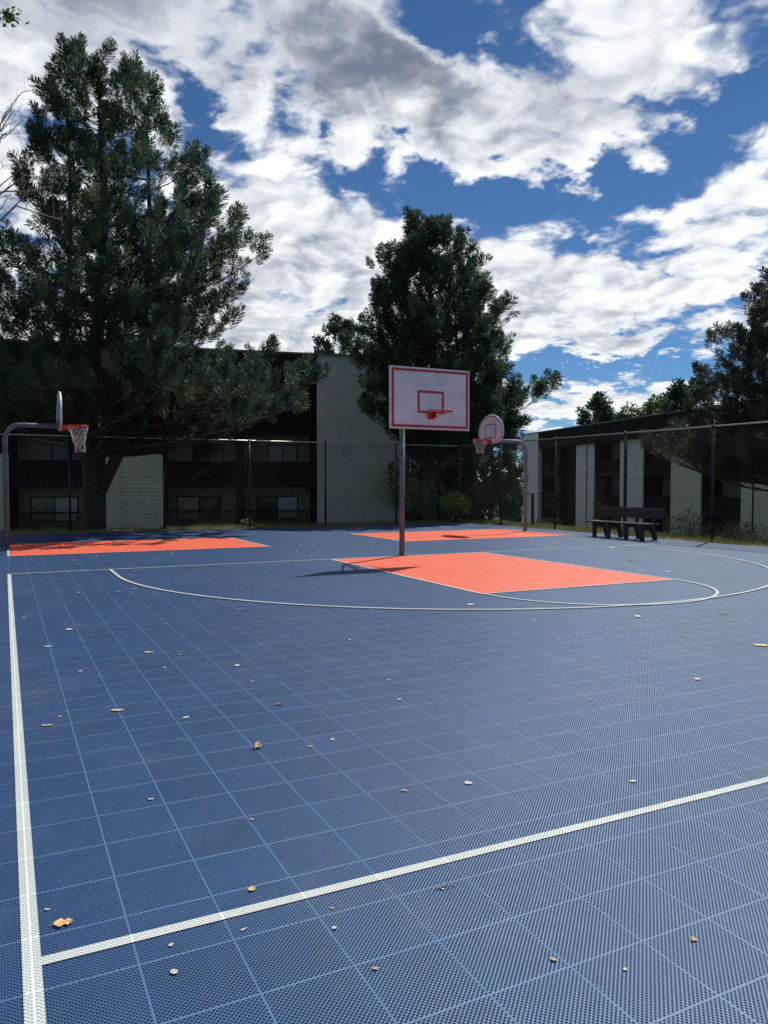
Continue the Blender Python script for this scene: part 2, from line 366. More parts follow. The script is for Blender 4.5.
# ------------------------------------------------------------------ ground
def terrain_z(x, y):
    d1 = np.maximum(0, y - 28.4)                      # behind the back fence
    d2 = np.maximum(0, x - 18.3)                      # behind the right fence
    z = -.05 - 1.15*np.clip(d1/9, 0, 1)**1.0
    z2 = -.05 - 3.1*np.clip(d2/24, 0, 1)**1.1
    z = np.minimum(z, z2)
    return z + .05*np.sin(x*.7+1)*np.sin(y*.55)*np.clip((d1+d2)/3, 0, 1)
def tz(x, y): return float(terrain_z(np.array(float(x)), np.array(float(y))))
gx = np.concatenate([np.linspace(-700, -30, 12), np.linspace(-26, 75, 150), np.linspace(82, 900, 14)])
gy = np.concatenate([np.linspace(-500, -12, 9), np.linspace(-8, 80, 140), np.linspace(88, 1100, 14)])
GX, GY = np.meshgrid(gx, gy); GZ = terrain_z(GX, GY)
V = np.stack([GX.ravel(), GY.ravel(), GZ.ravel()], 1); nx, ny = len(gx), len(gy)
I = (np.arange(ny-1)[:, None]*nx + np.arange(nx-1)[None]).ravel()
g_o = npmesh('ground', V, np.stack([I, I+1, I+1+nx, I+nx], 1), M['soil'], smooth=True); tag(g_o, kind='structure')

# court slab: blue tiles, with a real edge
CX0, CX1, CY0, CY1 = X0 - 4*T, X0 + 54*T, Y0 - 24*T, Y0 + 76*T
m = MB(); m.box(CX0, CX1, CY0, CY1, -.06, 0.0)
tag(m.build('court_surface', M['blue']), kind='structure')
print('court', CX1, CY1)
# coloured keys as sheets 4 mm above the tiles
BL = 14.45; KX0, KX1 = 5.92, 9.58
def sheet(m, x0, x1, y0, y1, z): m.add([(x0,y0,z),(x1,y0,z),(x1,y1,z),(x0,y1,z)], [(0,1,2,3)])
m = MB(); sheet(m, KX0, KX1, BL-5.5, BL, .004)
tag(m.build('orange_key', M['orange']), kind='structure')
SK0, SK1 = 18.1, 21.76
m = MB(); sheet(m, .06, 5.80, SK0, SK1, .004); tag(m.build('orange_key', M['orange']), kind='structure')
m = MB(); sheet(m, 9.55, 15.3, SK0, SK1, .004); tag(m.build('orange_key', M['orange']), kind='structure')
# painted lines, another 4 mm up
LW = .05
lm = MB()
def hline(y, x0, x1, w=LW, z=.008): sheet(lm, x0, x1, y-w/2, y+w/2, z)
def vline(x, y0, y1, w=LW, z=.008): sheet(lm, x-w/2, x+w/2, y0, y1, z)
def arc(cx, cy, r, a0, a1, w=LW, z=.008, n=96):
    P = []
    for i in range(n+1):
        a = R_(a0 + (a1-a0)*i/n); P += [(cx+(r-w/2)*math.cos(a), cy+(r-w/2)*math.sin(a), z), (cx+(r+w/2)*math.cos(a), cy+(r+w/2)*math.sin(a), z)]
    lm.add(P, [(2*i, 2*i+1, 2*i+3, 2*i+2) for i in range(n)])
vline(X0, CY0+.2, BL+.025, .056, .0035)                           # sideline
hline(2.635, X0+.028, 15.2, .048, .0035)                          # crossing line near the camera
hline(BL, X0+.028, 15.2, .045)                             # baseline
vline(KX0, BL-5.5, BL-.0225); vline(KX1, BL-5.5, BL-.0225); hline(BL-5.5-.02, KX0-.025, KX1+.025, .045)
C3 = (7.74, 13.28)
arc(7.75, BL-5.52, 1.81, 180, 360, .045, .012)
arc(C3[0], C3[1], 6.07, 180, 360, .05, .0125)
vline(C3[0]-6.07, C3[1], BL-.0225, .05, .0125); vline(C3[0]+6.07, C3[1], BL-.0225, .05, .0125)
for x in (.06-.0, 5.80): vline(x, SK0-.02, SK1+.02, .045)
for x in (9.55, 15.3): vline(x, SK0-.02, SK1+.02, .045)
for x0, x1 in ((.09, 5.775), (9.58, 15.27)):
    for y in (SK0, SK1): hline(y, x0, x1, .03)
tag(lm.build('painted_lines', M['white']), kind='structure')

# ------------------------------------------------------------------ basketball hoops
def make_net(o, r0=.225, r1=.115, L=.42, n=12, rows=6, torn=0, lean=(0,0)):
    """diamond cord net hanging from o"""
    nb = MB(); c = Vector(o)
    def P(k, j):
        t = j/rows; r = r0 + (r1-r0)*min(1, t*1.5) + .012*math.sin(j*2.1+k)
        a = 2*PI*(k + .5*(j % 2))/n
        return c + Vector((math.cos(a)*r + lean[0]*t, math.sin(a)*r + lean[1]*t, -L*t - .01*math.sin(k*1.7+j)))
    for k in range(n):
        for j in range(rows):
            if torn and j >= rows-2 and (k*5+j*3) % 4 < torn: continue
            for kk in ((k, (k if j % 2 else k-1)), (k, (k+1 if j % 2 else k))):
                nb.tube([P(kk[0], j), P(kk[1], j+1)], .0045, 3, False)
    return nb
def hoop_parts(root, fc, fdir, rz, netargs=None):
    """rim assembly in front of board face centre fc (x,y), facing fdir; rim plane height rz"""
    f = Vector((fdir[0], fdir[1], 0)); s = Vector((-f.y, f.x, 0)); zc = Vector((0,0,1)); F = Vector((fc[0], fc[1], rz))
    b = MB()
    b.obox(F + f*.010 - zc*.065, s, zc, f, .075, .075, .009, .01)                # mounting plate
    b.obox(F + f*.075 - zc*.006, s, f, zc, .07, .058, .006)                     # top plate
    for q in (-1, 1):
        b.obox(F + f*.07 + s*(.055*q) - zc*.06, s, f, zc, .004, .05, .05)       # side gussets
    rc = F + f*(.15 + .229)
    for q in (-1, 1):
        b.tube([F + f*.02 + s*(.05*q) - zc*.115, rc - f*.04 + s*(.215*q) - zc*.012], .008, 8)   # braces
    b.build('rim_bracket', M['rim'], root)
    b = MB(); b.ring(rc, .229+.008, .009, 40, 8); b.ring(rc - zc*.020, .229+.006, .006, 40, 8)
    for k in range(12):
        a = 2*PI*k/12; p = rc + Vector((math.cos(a), math.sin(a), 0))*.232 - zc*.028
        b.ring(p, .012, .003, 8, 4, a=(math.cos(a), math.sin(a), 0), b=(0,0,1))
    b.build('rim', M['rim'], root, True)
    if netargs is not None:
        make_net(rc - zc*.03, **netargs).build('net', M['net'], root)
    return rc
# --- main hoop: straight pole, rectangular steel board
px_, py_ = 7.595, 14.53
main = empty('basketball_hoop', (px_, py_, 0), 'hoop with wide rectangular red-bordered backboard and no net, on a straight pole', 'basketball hoop', 'basketball hoops around the court')
b = MB(); b.tube([(px_, py_, 0), (px_, py_, 2.80)], .057, 20); b.tube([(px_, py_, 2.80), (px_, py_, 2.815)], .062, 20)
b.build('pole', M['steel_pole'], main, True)
b = MB(); b.tube([(px_, py_, 0.0), (px_, py_, .012)], .12, 24); b.tube([(px_, py_, .012), (px_, py_, .05)], .068, 20)
b.build('base_collar', M['steel_pole'], main, True)
BY = 13.52; BX0, BX1, BZ0, BZ1 = 6.80, 8.63, 2.625, 3.85; bc = (BX0+BX1)/2
b = MB()
for sx in (-.28, .28):
    b.tube([(px_, py_, 2.74), (bc+sx, BY+.06, 2.74)], .024, 10); b.tube([(px_, py_, 2.78), (bc+sx, BY+.06, 3.42)], .02, 10)
b.box(bc-.45, bc+.45, BY+.045, BY+.09, 2.71, 2.77); b.box(bc-.45, bc+.45, BY+.045, BY+.09, 3.39, 3.45)
b.build('support_arm', M['steel_pole'], main)
b = MB(); b.box(BX0, BX1, BY, BY+.045, BZ0, BZ1)
bb = b.build('backboard', M['board'], main)
def frame(m, x0, x1, z0, z1, w, y, t=.003):
    m.box(x0, x1, y-t, y+.001, z0, z0+w); m.box(x0, x1, y-t, y+.001, z1-w, z1)
    m.box(x0, x0+w, y-t, y+.001, z0+w, z1-w); m.box(x1-w, x1, y-t, y+.001, z0+w, z1-w)
b = MB(); frame(b, BX0+.035, BX1-.035, BZ0+.035, BZ1-.035, .05, BY-.0015); b.build('border', M['red'], bb)
RZ = 2.97
b = MB(); frame(b, bc-.305, bc+.305, RZ-.02, RZ+.43, .05, BY-.0015); b.build('target_square', M['red'], bb)
hoop_parts(main, (bc, BY-.005), (0, -1), RZ)

# --- side hoops: gooseneck pole, fan-shaped board
def fan_outline(w=1.37, h=.90, n=22):
    """(x,z) outline; broad rounded top, narrower flat bottom"""
    P = []
    for i in range(n+1):                                     # arch over the top
        a = PI*i/n; P.append((w/2*math.cos(a), .34 + (h-.34)*math.sin(a)))
    for (x, z) in ((-.66,.22),(-.60,.14),(-.48,.07),(-.30,.02),(-.12,0),(.12,0),(.30,.02),(.48,.07),(.60,.14),(.66,.22)): P.append((x, z))
    return P
def fan_hoop(x, y, sgn, label, netargs, name='basketball_hoop'):
    root = empty(name, (x, y, 0), label, 'basketball hoop', 'basketball hoops around the court')
    f = Vector((sgn, 0, 0)); s = Vector((0, 1, 0)); zc = Vector((0,0,1))
    fx = x + sgn*(1.20 if sgn > 0 else 1.38)
    pts = [(x, y, 0), (x, y, 2.57)] + [(x + sgn*.34*(1-math.cos(a)), y, 2.57 + .34*math.sin(a)) for a in [PI/2*i/8 for i in range(1, 9)]] + [(fx - sgn*.08, y, 2.91)]
    b = MB(); b.tube(pts, .056, 18); b.build('pole', M['steel'] if sgn < 0 else M['steel_pole'], root, True)
    b = MB(); b.tube([(x, y, 0), (x, y, .012)], .12, 24); b.tube([(x, y, .012), (x, y, .05)], .067, 20); b.build('base_collar', M['steel_pole'], root, True)
    b = MB(); b.obox((fx - sgn*.055, y, 2.95), f, s, zc, .03, .16, .10); b.obox((fx - sgn*.03, y, 3.2), f, s, zc, .022, .03, .28)
    b.build('mounting_plate', M['steel_pole'], root)
    b = MB(); zb = 2.82; b.prism(fan_outline(), (fx, y, zb), s*(1), zc, -f, .03)
    # rolled rim round the back of the board
    o = fan_outline(); b.tube([Vector((fx - sgn*.028, y, zb)) + s*p[0] + zc*p[1] for p in o + [o[0]]], .018, 6, False)
    bd = b.build('backboard', M['board'], root)
    b = MB(); fr = Vector((fx + sgn*.0025, y, 0))
    for (y0, y1, z0, z1) in ((-.29,.29,2.98,3.01),(-.29,.29,3.40,3.43),(-.29,-.26,3.01,3.40),(.26,.29,3.01,3.40)):
        b.obox(fr + s*((y0+y1)/2) + zc*((z0+z1)/2), f, s, zc, .002, (y1-y0)/2, (z1-z0)/2)
    b.build('target_square', M['red'], bd)
    b = MB(); inn = [(p[0]*.965, .34 + (p[1]-.34)*.955) for p in o]; inn2 = [(p[0]*.925, .34 + (p[1]-.34)*.90) for p in o]; n = len(o)
    V = [fr + s*p[0] + zc*(zb+p[1]) for p in inn] + [fr + s*p[0] + zc*(zb+p[1]) for p in inn2]
    b.add(V, [(i, (i+1)%n, n+(i+1)%n, n+i) for i in range(n)]); b.build('border', M['red'], bd)
    hoop_parts(root, (fx + sgn*.004, y), (sgn, 0), 2.93, netargs)
    return root
fan_hoop(.035, 19.95, 1, 'hoop with fan backboard seen edge-on and long white net, at the court left edge', dict(L=.60, torn=1, rows=8, lean=(.05, 0)))
fan_hoop(15.22, 20.45, -1, 'hoop with fan-shaped backboard on a curved pole in front of the fence corner', dict(L=.40, torn=0, rows=6))

# ------------------------------------------------------------------ chain-link fences
FH = 3.08
def fence(p0, p1, posts, label, name='chain_link_fence'):
    a, b_ = Vector((p0[0], p0[1], 0)), Vector((p1[0], p1[1], 0)); d = (b_-a).normalized(); L = (b_-a).length
    root = empty(name, (a.x, a.y, 0), label, 'fence', 'chain-link fences around the court')
    for t in posts:
        p = a + d*t; m = MB(); z0 = -.1
        m.tube([(p.x, p.y, z0), (p.x, p.y, FH-.02)], .036, 12); m.tube([(p.x, p.y, FH-.02), (p.x, p.y, FH+.03), (p.x, p.y, FH+.055)], [.041, .036, .01], 12)
        for zz in (.4, 1.1, 1.8, 2.5): m.tube([(p.x, p.y, zz), (p.x, p.y, zz+.02)], .040, 12)
        m.build('fence_post', M['black'], root, True)
    m = MB(); e = Vector((-d.y, d.x, 0))*0
    m.tube([a + Vector((0,0,FH)), b_ + Vector((0,0,FH))], .0215, 10); m.build('top_rail', M['rail'], root, True)
    m = MB(); m.tube([a + Vector((0,0,.05)), b_ + Vector((0,0,.05))], .003, 4); m.build('tension_wire', M['chain'], root)
    # woven wire: two sets of slanted wires, one either side of the middle plane
    s = .075; hz = FH-.04; n = int((L+hz)/s); nrm = Vector((-d.y, d.x, 0)); V = []; F = []
    for sgn in (1, -1):
        for i in range(n):
            u0 = i*s - (hz if sgn > 0 else 0); u1 = u0 + hz*sgn if sgn > 0 else u0 - hz
            z0, z1 = .04, .04+hz
            ua, ub = (u0, u0+hz) if sgn > 0 else (u0, u0-hz)
            if sgn < 0: ua, ub = i*s, i*s - hz
            # clip to 0..L
            def cl(ua, ub, z0, z1):
                if ua > ub: r = cl(ub, ua, z1, z0); return None if r is None else (r[1], r[0], r[3], r[2])
                k = (z1-z0)/(ub-ua); A, B, ZA, ZB = ua, ub, z0, z1
                if A < 0: ZA = z0 + (0-ua)*k; A = 0
                if B > L: ZB = z0 + (L-ua)*k; B = L
                return None if A >= B else (A, B, ZA, ZB)
            r = cl(ua, ub, z0, z1)
            if r is None: continue
            A, B, ZA, ZB = r; P = a + d*A + nrm*(.0022*sgn) + Vector((0,0,ZA)); Q = a + d*B + nrm*(.0022*sgn) + Vector((0,0,ZB))
            t = (Q-P).normalized(); u = nrm; v = t.cross(u); k0 = len(V); rr = .0027
            for c in (P, Q):
                for an in (0, 2*PI/3, 4*PI/3): V.append(c + u*(rr*math.cos(an)) + v*(rr*math.sin(an)))
            F += [(k0, k0+1, k0+4, k0+3), (k0+1, k0+2, k0+5, k0+4), (k0+2, k0, k0+3, k0+5)]
    npmesh('chain_mesh', np.array([tuple(p) for p in V]), np.array(F), M['chain'], parent=root)
    me = root.children[-1]
    return root
FX, FY = 16.62, 26.75
back_posts = [-4.1, -1.1, 1.9, 4.87, 7.84, 10.76, 13.72]
fence((-7.2, FY), (FX-.06, FY), [p+7.2 for p in back_posts], 'tall black chain-link fence with steel top rail running across the far end of the court')
right_posts = [26.75, 24.0, 20.95, 17.8, 14.65, 11.5, 8.4, 5.3, 2.2]
fence((FX, FY), (17.62, .2), [FY - y for y in right_posts], 'tall black chain-link fence running along the right side of the court behind the bench')

# ------------------------------------------------------------------ bench
bx, by0, by1 = 15.40, 15.28, 17.72
bench = empty('park_bench', (bx+.2, (by0+by1)/2, 0), 'long dark plank bench at the right side of the court by the fence', 'bench')
for i, (x, y_) in enumerate([(bx+.05, 0), (bx+.20, 0), (bx+.35, 0)]):
    m = MB(); m.obox((x, (by0+by1)/2, .445), (1,0,0), (0,0,1), (0,1,0), .068, .022, (by1-by0)/2, .006); m.build('seat_plank', M['bench'], bench)
for k, z in enumerate((.655, .80)):
    m = MB(); a = Vector((.22, 0, .975)).normalized(); n = Vector((.975, 0, -.22)).normalized()
    m.obox((bx+.46 + k*.035, (by0+by1)/2-.08, z), n, a, (0,1,0), .02, .071, (by1-by0)/2, .006); m.build('back_plank', M['bench'], bench)
for y in (15.55, 16.15, 16.85, 17.42):
    m = MB()
    m.box(bx+.0, bx+.10, y-.05, y+.05, 0, .42, .01); m.obox((bx+.47, y, .20), (.96,0,.28), (0,1,0), (-.28,0,.96), .045, .05, .215); m.box(bx-.02, bx+.46, y-.045, y+.045, .335, .422)
    m.obox((bx+.475, y, .64), (.975,0,-.22), (0,1,0), (.22,0,.975), .028, .045, .25)
    m.build('leg_frame', M['bench'], bench)

# small post with a flat cap behind the right hoop pole
pr = empty('pedestal_post', (17.9, 23.6, 0), 'short dark post with a flat tray on top behind the curved hoop pole', 'post')
zt = tz(17.9, 23.6)
m = MB(); m.tube([(17.9, 23.6, zt), (17.9, 23.6, 1.15)], .06, 12); m.build('post', M['black'], pr)
m = MB(); m.box(17.68, 18.12, 23.35, 23.85, 1.15, 1.20); m.build('tray', M['steel_pole'], pr)

# ------------------------------------------------------------------ apartment buildings
class Bld:
    """u along the facade, n outward (toward the court), z up"""
    def __init__(s, p0, d, n): s.o = Vector((p0[0], p0[1], 0)); s.d = Vector((d[0], d[1], 0)).normalized(); s.n = Vector((n[0], n[1], 0)).normalized()
    def P(s, u, n, z): return s.o + s.d*u + s.n*n + Vector((0,0,z))
    def box(s, m, u0, u1, n0, n1, z0, z1):
        m.obox(s.P((u0+u1)/2, (n0+n1)/2, (z0+z1)/2), s.d, s.n, (0,0,1), abs(u1-u0)/2, abs(n1-n0)/2, abs(z1-z0)/2); return m
def balusters(B, m, u0, u1, n0, z0, z1, step=.13):
    k = int((u1-u0)/step)
    for i in range(k+1): B.box(m, u0+i*step-.014, u0+i*step+.014, n0-.014, n0+.014, z0, z1)
def window_unit(B, root, u0, u1, n, z0, z1, left='curtain', right='blind', name='window'):
    """two-light sliding window set in the wall face at depth n"""
    m = MB(); w_ = .06
    B.box(m, u0, u1, n, n+.05, z0, z0+w_); B.box(m, u0, u1, n, n+.05, z1-w_, z1)
    um = (u0+u1)/2
    for a in (u0, um-w_/2, u1-w_): B.box(m, a, a+w_, n, n+.05, z0+w_, z1-w_)
    fr = m.build(name, M['dark'], root)
    m = MB(); B.box(m, u0+w_, um-w_/2, n+.006, n+.016, z0+w_, z1-w_); m.build('pane', M['glass'] if left == 'glass' else M[left], fr)
    m = MB(); B.box(m, um+w_/2, u1-w_, n+.006, n+.016, z0+w_, z1-w_); m.build('pane', M['glass'] if right == 'glass' else M[right], fr)
    return fr
M['pane_light'] = mat('pane_with_pale_blind', (.30, .34, .32), .18, .25, 3.0, spec=.8)
M['pane_refl'] = mat('pane_painted_reflection', (.10, .13, .13), .1, .5, 2.0, spec=.9)  # reflected surroundings painted into the pane as a mottled grey colour
def bay(B, root, u0, u1, slabs, zg, ztop, depth=1.5, doors=None, solid=False, n0=0.0, seed=0):
    """recessed balcony bay: back wall, slabs, railings, windows/doors on each floor"""
    r = random.Random(seed)
    m = MB(); B.box(m, u0, u1, -depth-.15, -depth, zg, ztop); m.build('balcony_wall', M['tan'], root)
    m = MB()
    B.box(m, u0-.0, u0+.12, -depth, .0, zg, ztop); m.build('bay_trim', M['dark'], root); m = MB(); B.box(m, u1-.12, u1, -depth, .0, zg, ztop); m.build('bay_trim', M['dark'], root)
    floors = [zg] + list(slabs)
    for i, zf in enumerate(floors):
        zc = (list(slabs) + [ztop])[i]
        if i > 0:
            m = MB(); B.box(m, u0+.12, u1-.12, -depth, -.002, zf-.16, zf+.08); B.box(m, u0+.12, u1-.12, -.0, .05, zf-.22, zf+.10)
            m.build('balcony_slab', M['slab'], root)
        m = MB(); z0 = zf+(.1 if i else .15); z1 = zf+1.12
        B.box(m, u0+.12, u1-.12, -.08, -.02, z1-.09, z1); B.box(m, u0+.12, u1-.12, -.08, -.02, z0, z0+.08)
        balusters(B, m, u0+.18, u1-.16, -.05, z0+.08, z1-.09, .115 if not solid else .09)
        if solid and i > 0: B.box(m, u0+.12, u1-.12, -.055, -.045, z0+.06, z1-.05)
        m.build('railing', M['dark'], root)
        w_ = u1-u0
        uu = u0 + w_*.5 + r.choice((-.3, .1))
        if doors and i in doors:
            for (a, b_, h0, h1, lf, rt) in doors[i]: window_unit(B, root, a, b_, -depth+.002, zf+h0, zf+h1, lf, rt, 'window')
        else:
            a_ = u0 + .25 if B.n.x < -.5 else uu-.2
            window_unit(B, root, a_, min(u1-.3, a_+w_*.42), -depth+.002, zf+.1, zf+2.1, 'glass', 'glass', 'balcony_door')

# left building
LB = Bld((15.12, 38.82), (.9808, -.1951), (-.1951, -.9808))
ZG, ZT, ZS = -.95, 8.5, 7.1
left = empty('apartment_building', tuple(LB.P(-6, 0, ZG)), 'apartment building with balconies and a blank grey end wall, behind the tallest pine', 'apartment building')
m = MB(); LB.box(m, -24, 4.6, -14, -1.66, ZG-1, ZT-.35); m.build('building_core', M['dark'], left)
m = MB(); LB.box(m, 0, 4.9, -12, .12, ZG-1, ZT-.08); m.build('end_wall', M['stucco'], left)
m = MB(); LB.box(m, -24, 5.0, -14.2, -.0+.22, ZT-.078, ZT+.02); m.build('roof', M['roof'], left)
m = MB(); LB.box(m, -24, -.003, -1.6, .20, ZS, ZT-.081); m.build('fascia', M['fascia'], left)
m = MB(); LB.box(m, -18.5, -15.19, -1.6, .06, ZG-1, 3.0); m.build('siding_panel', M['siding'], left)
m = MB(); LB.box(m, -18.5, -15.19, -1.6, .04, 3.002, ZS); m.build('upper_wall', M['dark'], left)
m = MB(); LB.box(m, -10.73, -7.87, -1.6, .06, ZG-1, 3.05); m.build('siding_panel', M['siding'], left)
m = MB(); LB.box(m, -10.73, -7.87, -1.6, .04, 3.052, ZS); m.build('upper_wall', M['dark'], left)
m = MB(); LB.box(m, -10.05, -9.98, .06, .10, ZG-.5, 3.05); m.build('downspout', M['siding'], left)
bay(LB, left, -15.19, -10.73, (1.62, 4.37), ZG, ZS, 1.5, {0: [(-14.5, -12.2, .55, 1.85, 'pane_refl', 'pane_light')]}, solid=True, seed=1)
bay(LB, left, -7.87, -4.05, (1.62, 4.37), ZG, ZS, 1.5, {0: [(-7.3, -5.0, .55, 1.85, 'pane_refl', 'glass')]}, solid=True, seed=2)
bay(LB, left, -3.95, -.002, (1.62, 4.37), ZG, ZS, 1.5, {0: [(-3.1, -.8, .55, 1.85, 'glass', 'pane_light')]}, solid=True, seed=3)
m = MB(); LB.box(m, -4.05, -3.95, -1.5, .02, ZG, ZS); m.build('party_wall', M['dark'], left)
bay(LB, left, -24, -18.5, (1.62, 4.37), ZG, ZS, 1.5, solid=True, seed=4)

# right building
RB = Bld((42.41, 41.19), (.2071, .9783), (-.9783, .2071))
ZG2, ZT2, ZS2 = -3.3, 6.55, 4.95
right = empty('apartment_building', tuple(RB.P(5, 0, ZG2)), 'low apartment building with pale siding panels between dark balconies, beyond the fence behind the bench', 'apartment building')
m = MB(); RB.box(m, -36, 22.5, -14, -1.66, ZG2-1, ZT2-.3); m.build('building_core', M['dark'], right)
m = MB(); RB.box(m, -36, 22.7, -14.2, .42, ZT2-.078, ZT2+.02); m.build('roof', M['roof'], right)
m = MB(); RB.box(m, -36, 18.9, -1.6, .38, ZS2, ZT2-.081); m.build('fascia', M['fascia'], right)
m = MB(); RB.box(m, 18.9, 22.6, -1.6, .40, ZG2-1, ZT2-.081); m.build('end_wall', M['siding2'], right)
panels = [(8.91, 11.98), (1.79, 4.93), (-4.9, -1.64), (-13.6, -8.74), (-21.5, -17.6), (-30, -26)]
for i, (a, b_) in enumerate(panels):
    m = MB(); RB.box(m, a, b_, -1.6, .10, ZG2-1, ZS2-.003); p = m.build('siding_panel', M['siding'] if i > 1 else M['siding2'], right)
    m = MB(); s = {0: a+.37*(b_-a)*1.05, 1: b_-.95, 3: b_-1.05}.get(i)
    if s is not None: RB.box(m, s-.05, s+.05, .10, .13, ZG2-1, ZS2-.01); m.build('joint_batten', M['dark'], p)
edges = [(11.98, 18.9), (4.93, 8.91), (-1.64, 1.79), (-8.74, -4.9), (-17.6, -13.6), (-26, -21.5)]
for i, (a, b_) in enumerate(edges):
    if i == 0:
        bay(RB, right, 15.2, b_, (-.4, 2.4), ZG2, ZS2, 1.5, solid=True, seed=9)
        m = MB(); RB.box(m, a, 15.2, -1.6, -.6, ZG2-1, ZS2-.003); m.build('stairwell_wall', M['dark'], right)
    else: bay(RB, right, a, b_, (-.4, 2.4), ZG2, ZS2, 1.5, solid=True, seed=10+i)

# ------------------------------------------------------------------ trees
def rot_to(dirs):
    """(n,3) unit dirs -> (n,3,3) matrices whose third axis is dir"""
    z = dirs/np.linalg.norm(dirs, axis=1, keepdims=True)
    up = np.where(np.abs(z[:, 2:3]) > .95, np.array([[1., 0, 0]]), np.array([[0, 0, 1.]]))
    x = np.cross(up, z); x /= np.linalg.norm(x, axis=1, keepdims=True); y = np.cross(z, x)
    return np.stack([x, y, z], axis=2)
def plume_template(r, n, L=.5, nl=.13, wd=.02):
    """bottle-brush shoot: needles all round a short twig, rounded at the end"""
    s = r.uniform(0, 1, n)**.8; a = r.uniform(0, 2*PI, n)
    rad = np.stack([np.cos(a), np.sin(a), np.zeros(n)], 1); ax = np.array([[0, 0, 1.]])
    lean = .60 + .9*np.clip((s-.7)/.3, 0, 1)**1.5 + r.uniform(-.15, .25, n)
    d = rad + ax*lean[:, None]; d /= np.linalg.norm(d, axis=1, keepdims=True)
    ln = nl*r.uniform(.75, 1.1, n)[:, None]*(.70 + .38*np.sin(PI*np.clip(s*.9+.1, 0, 1)))[:, None]
    b0 = ax*(s[:, None]*L*.86); tn = np.cross(d, r.normal(size=(n, 3))); tn /= np.linalg.norm(tn, axis=1, keepdims=True)
    V = np.stack([b0 + d*ln*.15 - tn*wd*.25, b0 + d*ln*.15 + tn*wd*.25, b0 + d*ln + tn*wd*.5, b0 + d*ln - tn*wd*.5], 1)
    return V.reshape(-1, 3)
def plumes(pos, dirs, scale, r, needles=42, nl=.13, wd=.02, L=.5, ntemp=8):
    temps = [plume_template(r, needles, L, nl, wd) for _ in range(ntemp)]
    n = len(pos); RM = rot_to(dirs); spin = r.uniform(0, 2*PI, n); out = np.empty((n, needles*4, 3), dtype=np.float32)
    pick = r.integers(0, ntemp, n); c, s = np.cos(spin), np.sin(spin)
    Z = np.zeros(n); S = np.stack([np.stack([c, -s, Z], 1), np.stack([s, c, Z], 1), np.stack([Z, Z, Z+1], 1)], 1)
    RM = RM @ S
    for t in range(ntemp):
        k = np.where(pick == t)[0]
        if len(k): out[k] = np.einsum('nij,mj->nmi', RM[k], temps[t])*scale[k][:, None, None] + pos[k][:, None, :]
    tint = np.repeat(np.clip(r.normal(.42, .26, n), 0, 1), needles*4)
    V = out.reshape(-1, 3); F = np.arange(len(V)).reshape(-1, 4)
    return V, F, tint
CRn = np.array(CR); CFn = np.array(CF)
_T=[0]
